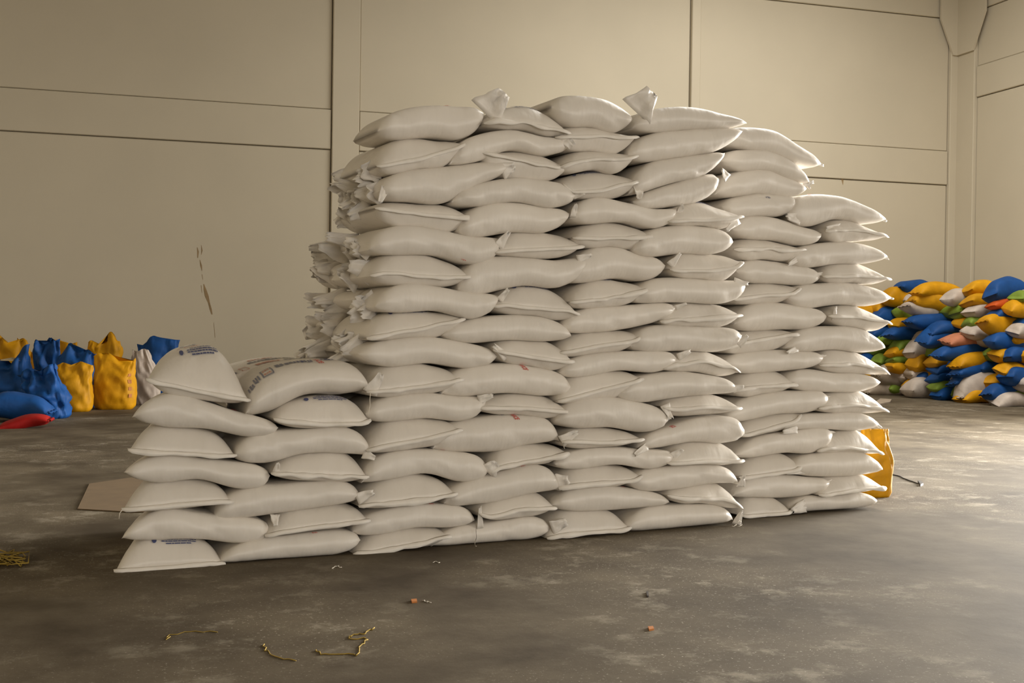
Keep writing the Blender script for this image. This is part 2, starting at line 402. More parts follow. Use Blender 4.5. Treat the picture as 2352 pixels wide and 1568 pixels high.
# lettering: font outlines laid onto the sack's own surface
_txt = {}
def text_mesh(s):
    if s in _txt: return _txt[s]
    c = bpy.data.curves.new('lettering', 'FONT'); c.body = s; c.resolution_u = 2; c.offset = 0.025; c.align_x = 'CENTER'; c.align_y = 'CENTER'
    o = bpy.data.objects.new('lettering', c); COL.objects.link(o)
    bpy.context.view_layer.update()
    me = o.evaluated_get(bpy.context.evaluated_depsgraph_get()).to_mesh()
    r = ([tuple(v.co[:2]) for v in me.vertices], [tuple(p.vertices) for p in me.polygons])
    bpy.data.objects.remove(o); bpy.data.curves.remove(c)
    _txt[s] = r; return r
def lay(sk, pts, faces, u0, t0, ux, uy, tx, ty, material, name='print', lift=0.004):
    V = [sk.pt(min(max(u0 + x * ux + y * uy, 0.02), 0.98), min(max(t0 + x * tx + y * ty, -0.95), 1.95), lift) for x, y in pts]
    return link(name, V, faces, material, sk.o, None, 0, False)
def grid(x0, x1, y0, y1, nx, ny):
    P = [(x0 + (x1 - x0) * i / nx, y0 + (y1 - y0) * j / ny) for j in range(ny + 1) for i in range(nx + 1)]
    Fq = [(j * (nx + 1) + i, j * (nx + 1) + i + 1, (j + 1) * (nx + 1) + i + 1, (j + 1) * (nx + 1) + i) for j in range(ny) for i in range(nx)]
    return P, Fq
def blue_stamp(sk, u0, u1, t0, t1):
    """round blue emblem and lines of small blue print beside it"""
    t0 -= 0.10; t1 -= 0.10
    P, Q = [], []
    n = 10; uw = (u1 - u0)
    r_u, r_t = uw * 0.055, (t1 - t0) * 0.34
    P.append((u0 + r_u, (t0 + t1) / 2))
    for k in range(n):
        g = 2 * math.pi * k / n; P.append((u0 + r_u + r_u * math.cos(g), (t0 + t1) / 2 + r_t * math.sin(g)))
    Q += [(0, k + 1, (k + 1) % n + 1) for k in range(n)]
    for li in range(4):
        y = t0 + (t1 - t0) * (0.08 + 0.25 * li); x = u0 + uw * (0.22 + (0.1 if li in (0, 3) else 0)); xe = u1 - uw * (0.12 if li in (0, 3) else 0)
        while x < xe:
            wl = uw * random.uniform(0.05, 0.13)
            p, q = grid(x, min(x + wl, xe), y, y + (t1 - t0) * 0.12, 2, 1)
            Q += [tuple(i + len(P) for i in f) for f in q]; P += p
            x += wl + uw * 0.012
    V = [sk.pt(x, min(y, 1.95), 0.004) for x, y in P]
    return link('blue_print', V, Q, M['blue_ink'], sk.o, None, 0, False)

# ------------------------------------------------------------------ the big white stack
# measured outlines: column, layer, kind (h = sewn end to the front, l = long side to the front), left tip, right tip, top, bottom, seam
CR = {'A': (680, 180, .29336), 'B': (1260, 180, .29336), 'C': (240, 760, .36994), 'D': (800, 560, .25513), 'E': (800, 880, .26781),
      'F': (1240, 560, .22958), 'G': (1240, 840, .25515), 'H': (1640, 420, .25507), 'I': (1640, 780, .28061)}
def P(c, x, y): o = CR[c]; return o[0] + x * o[2], o[1] + y * o[2]
DATA = '''
C 0 1 h 60 1495 745 1455 | 1320 1298 1312 | 1494 1484 1466 | 1480 1465 1445
C 0 1 l 715 1465 1605 1305 | 1313 1275 1248 | 1450 1428 1395
C 0 2 l 95 1300 1045 1240 | 1136 1138 1165 | 1308 1300 1325
C 0 2 h 1005 1275 1645 1175 | 1130 1100 1090 | 1268 1245 1222 | 1240 1213 1190
C 0 3 h 110 1110 800 1065 | 955 930 945 | 1128 1115 1092 | 1098 1078 1062
C 0 3 l 690 1180 1610 1045 | 985 955 938 | 1168 1130 1090
C 0 4 l 110 885 1045 905 | 785 795 825 | 945 925 985
C 0 4 h 1045 885 1640 905 | 790 752 765 | 928 938 942 | 892 900 908
C 0 5 h 150 740 820 775 | 600 598 635 | 780 788 793 | 752 765 775
C 0 5 l 820 780 1680 790 | 635 615 605 | 825 765 765
C 0 6 l 160 540 1095 605 | 400 445 525 | 595 610 660
C 0 6 h 1060 545 1650 550 | 450 412 425 | 600 607 600 | 562 578 575
C 0 7 h 265 300 905 430 | 165 115 130 | 395 428 450 | 335 375 410
C 0 7 l 885 520 1660 370 | 250 195 190 | 515 405 400
E 1 1 h 55 1490 880 1310 | 1320 1262 1255 | 1480 1450 1410 | 1445 1400 1352
E 1 1 l 745 1425 1770 1260 | 1245 1205 1160 | 1425 1378 1350
E 1 2 l 60 1290 1120 1190 | 1110 1055 1055 | 1310 1250 1245
E 1 2 h 1130 1110 1785 1070 | 1015 965 950 | 1180 1165 1140 | 1135 1085 1072
E 1 3 h 100 1055 930 945 | 870 790 820 | 1080 1060 1020 | 1035 1010 980
E 1 3 l 845 1035 1835 930 | 845 765 710 | 1055 1015 945
E 1 4 l 135 865 1230 760 | 605 575 605 | 835 780 852
E 1 4 h 1225 770 1905 598 | 570 535 540 | 755 715 690 | 710 675 635
E 1 5 h 165 580 970 395 | 350 305 320 | 600 570 525 | 530 490 435
E 1 5 l 760 570 1845 500 | 330 285 285 | 600 595 530
E 1 6 l 170 265 1215 140 | 120 88 118 | 335 305 325
E 1 6 h 1145 215 1915 250 | 120 90 125 | 270 278 305 | 212 215 235
D 1 7 h 180 1335 1035 1215 | 1110 1070 1115 | 1385 1360 1330 | 1320 1290 1250
D 1 7 l 870 1355 2050 1330 | 1110 1080 1130 | 1375 1345 1370
D 1 8 l 115 990 1380 1010 | 870 840 900 | 1105 1075 1120
D 1 8 h 1320 950 2035 1050 | 865 865 895 | 1070 1100 1140 | 985 1020 1050
D 1 9 h 190 850 1060 672 | 640 595 618 | 870 845 825 | 815 770 715
D 1 9 l 880 825 2050 835 | 680 640 670 | 890 865 875
D 1 10 l 255 570 1385 465 | 365 385 440 | 615 600 670
D 1 10 h 1325 570 2090 640 | 405 365 435 | 630 645 685 | 555 580 600
D 1 11 h 215 290 1130 285 | 85 70 150 | 365 375 375 | 268 290 300
D 1 11 l 1010 400 2190 100 | 125 122 140 | 445 370 380
A 1 12 l 590 1340 1640 1250 | 1150 1175 1235 | 1375 1380 1450
A 1 12 h 1570 1360 2260 1310 | 1200 1185 1220 | 1390 1405 1390 | 1345 1335 1325
A 1 13 h 640 1010 1380 1080 | 955 970 985 | 1145 1160 1195 | 1035 1062 1080
A 1 13 l 1285 1195 2170 1050 | 990 965 1005 | 1235 1195 1195
A 1 14 l 665 880 1690 690 | 715 680 645 | 950 965 815
A 1 14 l 1235 965 2215 920 | 820 770 800 | 995 958 1005
A 1 15 h 650 680 1340 500 | 480 445 470 | 740 695 670 | 660 620 560
A 1 15 h 1465 575 2150 690 | 560 555 600 | 745 785 790 | 605 655 690
A 1 16 l 1230 660 2165 520 | 440 395 450 | 645 548 590
A 1 16 l 665 400 1510 260 | 235 195 205 | 460 440 455
A 1 17 h 1480 360 2145 430 | 235 195 265 | 385 395 445 | 335 360 400
G 2 1 h 80 1560 820 1455 | 1340 1305 1320 | 1550 1535 1520 | 1520 1500 1485
G 2 1 l 800 1500 1790 1400 | 1290 1265 1265 | 1490 1465 1435
G 2 2 l 145 1265 1215 1240 | 1118 1098 1138 | 1318 1310 1282
G 2 2 h 1175 1170 1835 1290 | 1105 1065 1090 | 1245 1250 1285 | 1195 1195 1215
G 2 3 h 190 1105 930 990 | 930 900 915 | 1125 1110 1085 | 1075 1055 1040
G 2 3 l 850 1070 1830 1075 | 930 900 905 | 1138 1110 1065
G 2 4 l 170 895 1240 800 | 762 742 762 | 930 892 930
G 2 4 h 1160 880 1835 850 | 725 685 705 | 890 894 898 | 870 858 862
G 2 5 h 210 690 935 660 | 575 565 590 | 750 740 720 | 680 690 675
G 2 5 l 915 750 1890 620 | 580 485 460 | 740 690 700
G 2 6 l 165 500 1190 480 | 310 285 345 | 565 560 600
G 2 6 h 1130 370 1830 380 | 290 250 280 | 455 447 430 | 390 370 380
G 2 7 h 175 320 930 110 | 100 45 50 | 340 300 268 | 275 215 160
G 2 7 l 730 265 1820 235 | 90 55 95 | 330 285 258
F 2 8 l 235 1290 1415 1140 | 1120 1080 1075 | 1330 1265 1283
F 2 8 h 1260 1255 2010 1290 | 1100 1062 1120 | 1278 1285 1325 | 1205 1172 1225
F 2 9 h 230 1090 1055 910 | 915 865 870 | 1130 1098 1062 | 1060 1010 980
F 2 9 l 945 1020 2070 910 | 820 825 835 | 1080 1068 1075
F 2 10 l 260 830 1415 630 | 650 620 590 | 890 858 785
F 2 10 h 1240 780 2045 715 | 600 580 610 | 825 830 827 | 760 745 725
F 2 11 h 320 580 1100 445 | 400 345 380 | 645 632 590 | 570 545 490
F 2 11 l 980 565 2095 410 | 345 345 365 | 585 582 590
F 2 12 l 325 360 1305 210 | 55 28 110 | 380 338 362
F 2 12 h 1310 250 2030 170 | 90 82 105 | 335 350 362 | 268 268 245
B 2 13 h 215 1245 850 1225 | 1140 1108 1150 | 1320 1312 1328 | 1248 1252 1240
B 2 13 l 690 1340 1475 1280 | 1175 1145 1165 | 1390 1365 1370
B 2 14 l 195 1090 1040 1000 | 930 965 1020 | 1130 1115 1165
B 2 14 h 945 1120 1520 1075 | 985 955 1010 | 1150 1147 1168 | 1112 1110 1095
B 2 15 h 130 820 710 800 | 745 712 740 | 925 932 918 | 885 872 828
B 2 15 l 700 955 1380 770 | 870 805 750 | 1015 990 945
B 2 16 l 660 900 1420 575 | 660 610 580 | 870 800 740
B 2 16 h 100 700 695 600 | 575 550 570 | 730 702 727 | 655 632 630
B 2 17 h 70 460 710 450 | 365 360 410 | 550 557 572 | 455 448 460
B 2 17 l 650 590 1560 400 | 425 390 375 | 640 600 545
B 2 18 l 700 370 1600 340 | 225 210 270 | 410 387 378
B 2 18 l 55 210 690 310 | 120 130 190 | 355 366 410
I 3 1 h 235 1440 645 1400 | 1310 1298 1310 | 1464 1456 1442 | 1440 1432 1420
I 3 1 l 650 1400 1385 1330 | 1290 1285 1260 | 1405 1395 1372
I 3 2 l 200 1290 1000 1170 | 1120 1110 1135 | 1300 1305 1275
I 3 2 h 870 1275 1410 1210 | 1130 1110 1120 | 1272 1260 1245 | 1262 1235 1222
I 3 3 h 215 1125 720 1030 | 1000 955 940 | 1142 1112 1095 | 1118 1098 1075
I 3 3 l 650 1060 1415 1070 | 945 925 935 | 1120 1125 1108
I 3 4 l 205 950 1010 770 | 810 760 730 | 965 930 925
I 3 4 h 860 920 1385 935 | 800 748 765 | 934 927 938 | 885 885 905
I 3 5 h 220 770 720 610 | 670 630 600 | 805 770 735 | 765 720 680
I 3 5 l 570 750 1400 705 | 620 605 605 | 738 738 745
I 3 6 l 130 650 980 480 | 480 430 420 | 665 612 597
I 3 6 h 870 570 1425 590 | 450 425 445 | 600 607 602 | 545 530 555
I 3 7 h 200 420 695 370 | 285 250 265 | 472 447 427 | 395 380 370
I 3 7 l 640 340 1415 350 | 245 275 285 | 422 432 422
I 3 8 l 130 180 945 140 | 105 85 95 | 277 262 237
I 3 8 h 890 215 1445 285 | 80 85 150 | 265 277 285 | 205 195 230
H 3 9 h 130 1490 770 1360 | 1360 1315 1320 | 1540 1518 1482 | 1440 1405 1375
H 3 9 l 680 1490 1585 1490 | 1310 1290 1330 | 1520 1500 1525
H 3 10 l 215 1270 1050 1195 | 1090 1080 1120 | 1332 1318 1312
H 3 10 h 1050 1200 1605 1265 | 1105 1095 1165 | 1277 1302 1332 | 1200 1208 1240
H 3 11 h 190 1045 790 940 | 940 890 905 | 1092 1087 1062 | 1030 1010 1000
H 3 11 l 700 1030 1650 1035 | 910 895 935 | 1125 1092 1102
H 3 12 l 240 790 1005 830 | 690 710 750 | 892 902 917
H 3 12 h 1005 840 1605 865 | 720 695 760 | 902 892 907 | 840 832 850
H 3 13 h 190 600 830 600 | 500 500 545 | 687 682 697 | 595 595 605
H 3 13 l 700 680 1605 665 | 555 525 560 | 757 722 717
H 3 14 l 185 420 1000 450 | 295 315 395 | 497 512 557
H 3 14 h 1010 440 1560 485 | 330 325 400 | 525 517 512 | 425 430 455
H 3 15 l 110 210 775 140 | 120 88 100 | 312 292 292
H 3 15 l 700 290 1585 325 | 100 110 205 | 385 317 362
B 3 16 l 1340 900 2060 860 | 730 695 770 | 922 897 927
B 3 17 l 1375 640 2075 815 | 555 555 650 | 717 712 792
B 3 18 l 1395 510 2180 665 | 370 395 530 | 545 580 682
'''
ORD = ['', 'bottom', 'second', 'third', 'fourth', 'fifth', 'sixth', 'seventh', 'eighth', 'ninth', 'tenth', 'eleventh', 'twelfth', 'thirteenth', 'fourteenth', 'fifteenth', 'sixteenth', 'seventeenth', 'eighteenth']
CN = ['low left column', 'tall left column', 'tall middle column', 'right-hand column']
SK = {}; rows = []
for ln in DATA.strip().split('\n'):
    a = ln.split('|'); hd = a[0].split()
    rows.append((hd[0], int(hd[1]), int(hd[2]), hd[3], [float(x) for x in hd[4:8]], [[float(x) for x in q.split()] for q in a[1:]]))
pair = {}
for r in rows: pair.setdefault((r[1], r[2], r[3]), []).append(r)
REAR = []
def front_label(c, k, kind, idx, n):
    what = 'with its sewn end facing out' if kind == 'h' else 'laid long side out'
    side = '' if n == 1 else (', left one' if idx == 0 else ', right one')
    lay_ = {(0, 7): 'top', (3, 18): 'top', (2, 18): 'top', (1, 17): 'top'}.get((c, k), ORD[k])
    return f'white sack {what}, {lay_} layer{" up" if lay_ not in ("bottom", "top") else ""}{side}, {CN[c]}'
for i, (cr, c, k, kind, tp, st) in enumerate(rows):
    d = BLK[c]
    jit = random.uniform(-0.012, 0.018)
    tl = sz(*P(cr, tp[0], tp[1]), d); tr = sz(*P(cr, tp[2], tp[3]), d)
    xs = [tp[0] + (tp[2] - tp[0]) * u for u in US]
    cv = [[sz(*P(cr, xs[j], q[j]), d)[1] for j in range(3)] for q in st]
    T, B = [z + 0.002 for z in cv[0]], [z - 0.002 for z in cv[1]]; S = cv[2] if len(cv) > 2 else None
    if k == 1: B = [max(0.002, min(b_, 0.012)) for b_ in B]
    top7 = (c == 0 and k == 7)
    dz = 0.80 if kind == 'h' else 0.52
    if c == 3 and kind == 'h': dz = 0.74
    sk = Sack(kind, tl, tr, T, B, S, jit, dz, (0.34 if top7 and kind == 'h' else 0.2 if top7 else None), i, (0.2 if top7 else 0.30) if (c == 0 and tp[0] < 300) else 0.0,
              (c == 0 and tp[0] < 300, (c == 3 and P(cr, tp[2], 0)[0] > 1980) or k >= 17 or rows[i][0] == 'B' and k >= 16))
    o = sk.build('rice_sack', M['sack'], d)
    grp = pair[(c, k, kind)]; order = sorted(grp, key=lambda r: r[4][0] * CR[r[0]][2] + CR[r[0]][0])
    idx = [id(r) for r in order].index(id(rows[i])); n = len(grp)
    lab = front_label(c, k, kind, idx, n)
    if (c, k) == (1, 16): lab = ['white sack laid long side out on top of the tall left column, leftmost', 'white sack draped long side out just under the top, right half of tall left column'][idx]
    if (c, k) == (2, 18): lab = ['white sack topping the tall middle column, left one with a raised corner flap', 'white sack topping the tall middle column, right one above the slope'][idx]
    if (c, k) == (3, 15): lab = ['white sack laid long side out, fifteenth layer up, right-hand column, left one', 'glossy sunlit white sack lying on the outer edge of the right-hand column'][idx]
    tag(o, lab, 'sack', 'white sacks of the big stack')
    if kind == 'h': sk.seam(random.choice([0.3, 0.6, 1.0, 1.6]))
    SK[(c, k, kind, idx)] = sk
    # the sack behind it, which makes the stack as deep as it is
    lim = 1.30
    leftmost = (c == 1 and idx == 0 and sk.tl[0] < SK[(1, 1, 'h', 0)].s0 + 0.1 and k >= 8)
    if leftmost: lim = {8: 1.3, 9: 1.3, 10: 1.3, 11: 1.27, 12: 1.12, 13: 1.0, 14: 0.82, 15: 0.8, 16: 0.0, 17: 0}[k]
    if c == 1 and k >= 15 and not leftmost: lim = 1.0
    if lim - dz < 0.2: continue
    wz = 0.012
    T2 = [t - wz for t in T]; B2 = [b_ + wz * 0.5 for b_ in B]
    ex = 0.03 if leftmost else (0.30 * dz + 0.05) if (c == 0 and tp[0] < 300) else 0.0
    sk2 = Sack('l', (tl[0] + ex, (T2[0] + B2[0]) / 2), (tr[0] - 0.02, (T2[2] + B2[2]) / 2), T2, B2, None, dz + 0.02, lim, None, i + 200, 0.30 if (c == 0 and tp[0] < 300) else 0.0)
    REAR.append((sk2, d, c, k, kind, leftmost, top7))
nrear = 0
for sk2, d, c, k, kind, leftmost, top7 in REAR:
    o2 = sk2.build('rice_sack', M['sack'], d)
    if leftmost:
        tag(o2, f'white sack in the ragged left flank of the tall stack, {ORD[k]} layer up', 'sack', 'white sacks of the big stack')
        for q in range(5):                       # loose corners sticking out of the flank
            u = 0.0; zz = sk2.tip(0) - sk2.z0 + random.uniform(-0.05, 0.05)
            dd = random.uniform(sk2.d0 + 0.03, sk2.d1 - 0.03)
            x = sk2.tl[0] - sk2.s0
            flap(o2, (x + 0.06, dd, zz), (x - random.uniform(0.05, 0.13), dd + random.uniform(-0.05, 0.05), zz + random.uniform(-0.05, 0.06)), random.uniform(0.09, 0.17), k * 7 + q)
        SK[(1, k, 'rear', 0)] = sk2
    elif top7:
        tag(o2, 'white printed sack behind the top front sacks of the low column, ' + ('left one' if kind == 'h' else 'right one'), 'sack', 'white sacks of the big stack')
        SK[(0, 7, 'rear' + kind, 0)] = sk2
    else:
        tag(o2, 'white sack in the hidden rear layer of the big stack', 'sack', 'rear layer of the big stack')

for k in range(8, 16):
    for kd in 'lh':
        sk = SK.get((1, k, kd, 0))
        if not sk or sk.tl[0] > SK[(1, 1, 'h', 0)].s0 + 0.1: continue
        for q in range(4):
            dd = random.uniform(0.15, sk.d1 - 0.03); x = sk.tl[0] - sk.s0; zz = sk.tip(0) - sk.z0 + random.uniform(-0.03, 0.05)
            flap(sk.o, (x + 0.05, dd, zz), (x - random.uniform(0.02, 0.07), dd + random.uniform(-0.06, 0.06), zz + random.uniform(-0.06, 0.06)), random.uniform(0.09, 0.16), k * 11 + q + 0.5)
# loose corner flaps: column, layer, kind, index, crop, base, tip, width (crop pixels)
FL = '''
1 16 l 0 A 1490 245 1610 115 170
2 18 l 0 B 690 235 795 110 190
1 14 l 0 A 1630 715 1710 685 110
1 12 l 0 A 1590 1285 1665 1200 70
1 13 l 0 A 2160 1045 2190 980 60
1 16 l 1 A 2085 480 2160 540 110
1 14 l 1 A 2195 910 2260 900 60
1 14 l 0 A 670 900 655 970 60
1 10 l 0 D 1370 470 1440 408 60
1 8 l 0 D 1370 990 1310 915 70
0 7 l 0 D 205 1290 290 1170 110
1 6 l 0 D 1200 1385 1300 1362 70
1 4 l 0 E 1205 720 1272 675 150
1 1 l 0 E 1765 1215 1872 1185 110
1 2 l 0 E 1110 1190 1125 1060 50
1 5 l 0 E 1845 470 1955 415 90
0 3 l 0 E 105 965 215 930 85
2 3 h 0 E 1815 830 1890 820 130
1 11 l 0 F 400 140 515 110 70
2 12 l 0 F 1310 180 1405 98 80
2 10 l 0 F 1375 620 1465 595 45
2 8 l 0 F 1400 1110 1510 1072 75
2 11 l 0 F 1960 385 2090 400 70
2 7 l 0 F 1950 1440 2040 1430 80
2 6 l 0 G 1120 390 1180 480 90
2 5 l 0 G 910 740 850 800 70
2 4 l 0 G 1200 785 1285 745 75
2 3 l 0 G 1790 1040 1835 985 80
2 1 l 0 G 1760 1380 1825 1310 80
2 9 l 0 H 225 1430 300 1380 60
3 13 l 0 H 715 690 665 735 60
3 12 l 0 H 960 830 1005 800 90
3 9 l 0 H 700 1500 655 1528 60
3 10 h 0 H 1060 1190 1095 1115 60
3 14 h 0 H 1080 410 1012 412 80
3 15 l 1 H 720 320 655 300 100
3 15 l 1 H 1575 320 1595 332 40
3 13 l 0 H 1590 655 1610 680 40
3 11 l 0 H 1640 1030 1660 1040 40
3 8 l 0 I 890 115 945 105 50
3 6 l 0 I 920 470 985 465 55
3 5 l 0 I 630 735 565 755 60
3 4 l 0 I 960 735 1010 735 60
3 2 l 0 I 950 1150 1010 1135 50
3 1 l 0 I 700 1360 640 1400 110
3 5 l 0 I 1390 705 1430 755 30
3 3 l 0 I 690 1060 590 1085 70
3 17 l 0 B 2060 820 2140 795 60
3 17 l 0 B 2075 830 2110 890 40
3 18 l 0 B 2130 655 2190 662 40
2 15 l 0 B 1360 760 1355 710 70
2 16 l 0 B 680 900 700 940 90
2 14 l 0 B 1010 1020 1040 985 50
2 14 h 0 B 1440 1130 1390 1190 60
3 14 h 0 B 1440 1130 1470 1210 0
0 5 l 0 C 1630 770 1680 790 50
0 2 h 0 C 1050 1170 1062 1210 45
0 1 h 0 C 690 1462 715 1488 35
0 4 h 0 C 1060 850 1078 818 40
'''
fi = 0
for ln in FL.strip().split('\n'):
    q = ln.split(); w_ = float(q[9])
    if w_ == 0: continue
    sk = SK[(int(q[0]), int(q[1]), q[2], int(q[3]))]; fi += 1
    dd = BLK[int(q[0])]
    b0 = sz(*P(q[4], float(q[5]), float(q[6])), dd + .05); t0 = sz(*P(q[4], float(q[7]), float(q[8])), dd)
    k = CR[q[4]][2] * w_ / F * (dd / math.cos(TH)) * 1.15
    if w_ >= 170: k *= 1.35
    if q[0] == '3' and abs(b0[0] - sk.tr[0]) < 0.16:      # tail of the outermost corner: sits on the corner itself
        dx, dz_ = t0[0] - b0[0], t0[1] - b0[1]; bz = sk.tr[1] - sk.z0; bx = sk.tr[0] - sk.s0
        flap(sk.o, (bx - 0.005, 0.07, bz), (bx + max(dx, 0.03), 0.07, bz + dz_ * 0.6), max(k * 0.8, 0.03), fi * 1.37); continue
    flap(sk.o, (b0[0] - sk.s0, 0.018, b0[1] - sk.z0), (t0[0] - sk.s0, 0.0 if w_ < 170 else -0.03, t0[1] - sk.z0), k, fi * 1.37)
# hanging sewing threads
def thread(key, crop, pts):
    sk = SK[key]; dd = BLK[key[0]]; V = []
    for x, y in pts:
        s, z = sz(*P(crop, x, y), dd - 0.04); V.append((s - sk.s0, -0.04, max(z, 0.004) - sk.z0))
    v, f = tube(V, 0.0022, 5); link('loose_thread', v, f, M['thread'], sk.o)
thread((0, 7, 'l', 0), 'D', [(200, 1340), (194, 1400), (196, 1450), (185, 1500), (178, 1550)])
thread((1, 2, 'l', 0), 'E', [(1100, 1195), (1095, 1260), (1100, 1320), (1085, 1370), (1090, 1410), (1100, 1435)])
thread((2, 1, 'l', 0), 'G', [(1790, 1395), (1815, 1400), (1818, 1430), (1795, 1450), (1765, 1440), (1775, 1410), (1800, 1392)])
thread((2, 1, 'l', 0), 'G', [(1770, 1425), (1745, 1445), (1730, 1440)])
thread((2, 5, 'h', 0), 'G', [(215, 690), (213, 720), (222, 745)])
thread((0, 3, 'h', 0), 'C', [(108, 1112), (95, 1130), (90, 1165)])
# print on the sacks: blue emblem with lines, red RICE lettering
for key, u0, u1, t0, t1 in (((0, 1, 'h', 0), .33, .76, .62, .90), ((0, 6, 'h', 0), .34, .80, .72, .98), ((1, 9, 'h', 0), .26, .66, .72, 1.0),
                            ((1, 11, 'h', 0), .30, .66, .84, 1.05), ((1, 10, 'h', 0), .28, .72, .76, 1.02), ((2, 11, 'h', 0), .25, .62, .80, 1.05),
                            ((2, 14, 'h', 0), .30, .70, .80, 1.05), ((2, 15, 'h', 0), .22, .62, .78, 1.02), ((2, 1, 'h', 0), .28, .62, .84, 1.05),
                            ((1, 17, 'h', 0), .28, .72, .82, 1.1), ((0, 7, 'h', 0), .34, .76, .70, 1.02), ((3, 15, 'l', 0), .55, .62, .45, .6),
                            ((2, 17, 'h', 0), .48, .62, .86, 1.0)):
    blue_stamp(SK[key], u0, u1, t0, t1)
def red(key, txt, u, t, hu, ht, mt='red_ink'):
    """lettering that runs down the front of the sack"""
    p, f = text_mesh(txt); sk = SK[key]
    lay(sk, p, f, u, t, 0.010, -hu * 1.9, -ht * 1.15, 0, M[mt], 'red_lettering' if mt != 'blue_ink' else 'blue_lettering')
for key, u, t in (((1, 7, 'l', 0), .61, .62), ((1, 5, 'l', 0), .64, .68)):
    red(key, 'RICE', u, t, 0.026, 0.13)
red((1, 7, 'l', 0), 'kg', .52, .84, 0.018, 0.09, 'blue_ink'); red((1, 5, 'l', 0), 'kg', .54, .88, 0.018, 0.09, 'blue_ink')
for key, u, t, tx in (((1, 3, 'l', 0), .68, .90, 'CE'), ((1, 2, 'l', 0), .63, .86, 'CE'), ((2, 6, 'l', 0), .66, .92, 'CE'), ((2, 5, 'l', 0), .31, .70, 'RICE'),
                      ((0, 1, 'l', 0), .66, .82, 'CE'), ((1, 4, 'l', 0), .63, .93, 'E'), ((0, 6, 'l', 0), .69, .93, 'CE'), ((2, 2, 'l', 0), .60, .93, 'CE'),
                      ((1, 12, 'l', 0), .69, -.55, 'E'), ((2, 18, 'l', 0), .87, -.45, 'RICE'), ((3, 10, 'l', 0), .57, .90, 'E'), ((3, 2, 'l', 0), .53, .86, 'E'),
                      ((3, 15, 'l', 1), .22, .86, 'CE'), ((2, 12, 'l', 0), .66, .90, 'E'), ((1, 16, 'l', 0), .66, .97, 'RICE')):
    red(key, tx, u, t, 0.024, 0.10)
# the open top of the low column shows its print: grey and red marks
def marks(sk, items):
    for (u0, u1, t0, t1, mt, kind) in items:
        if kind == 'bars':
            PP, QQ = [], []
            n = max(3, int((u1 - u0) / 0.030))
            for i in range(n):
                x = u0 + (u1 - u0) * i / n; ya = t0 + (t1 - t0) * random.uniform(0, .25); yb = t1 - (t1 - t0) * random.uniform(0, .35)
                g = grid(x, x + (u1 - u0) / n * random.uniform(.5, .85), ya, yb, 1, 3)
                QQ += [tuple(j + len(PP) for j in f) for f in g[1]]; PP += g[0]
                if random.random() < .7:
                    yy = random.choice([ya, yb - (yb - ya) * .2]); g = grid(x, x + (u1 - u0) / n, yy, yy + (yb - ya) * .2, 1, 1)
                    QQ += [tuple(j + len(PP) for j in f) for f in g[1]]; PP += g[0]
            link('print', [sk.pt(x, min(y, 1.95), .004) for x, y in PP], QQ, M[mt], sk.o, None, 0, False)
        elif kind == 'frame':
            PP, QQ = [], []
            bu, bt = (u1 - u0) * .1, (t1 - t0) * .08
            for g in (grid(u0, u1, t0, t0 + bt, 4, 1), grid(u0, u1, t1 - bt, t1, 4, 1), grid(u0, u0 + bu, t0, t1, 1, 5), grid(u1 - bu, u1, t0, t1, 1, 5)):
                QQ += [tuple(j + len(PP) for j in f) for f in g[1]]; PP += g[0]
            link('print', [sk.pt(x, min(y, 1.95), .004) for x, y in PP], QQ, M[mt], sk.o, None, 0, False)
sb = SK[(0, 7, 'l', 0)]
marks(sb, [(.045, .085, .50, .78, 'grey_ink', 'bars'), (.09, .135, .54, .86, 'grey_ink', 'bars'), (.15, .235, .60, .98, 'grey_ink', 'frame'),
           (.165, .22, .84, .94, 'pink_ink', 'bars'), (.165, .22, .66, .75, 'pink_ink', 'bars'),
           (.27, .42, .80, 1.04, 'grey_ink', 'bars'), (.42, .50, .78, 1.08, 'blue_ink', 'bars'), (.50, .57, .72, 1.02, 'grey_ink', 'bars'), (.64, .76, .82, 1.06, 'blue_ink', 'bars')])
red((0, 7, 'l', 0), 'RICE', .61, .80, 0.030, 0.15)
sh = SK[(0, 7, 'h', 0)]
marks(sh, [(.34, .38, 1.06, 1.2, 'red_ink', 'bars'), (.44, .66, 1.12, 1.28, 'pink_ink', 'bars'), (.42, .66, 1.5, 1.7, 'grey_ink', 'bars')])
sr = SK[(0, 7, 'rearl', 0)]
marks(sr, [(.05, .12, .8, 1.1, 'grey_ink', 'bars'), (.16, .22, .82, 1.2, 'pink_ink', 'frame'), (.30, .52, 1.0, 1.25, 'pink_ink', 'bars'), (.30, .74, 1.4, 1.6, 'grey_ink', 'bars'),
           (.55, .74, 1.0, 1.2, 'grey_ink', 'bars'), (.36, .6, 1.7, 1.85, 'pink_ink', 'bars')])
for q, (x, zz) in enumerate(((-0.36, .16), (-0.05, .17), (0.28, .18), (0.36, .12))):
    flap(sr.o, (x, 1.0, zz), (x + random.uniform(-.06, .06), 1.06, zz + .07), .16, 400 + q)

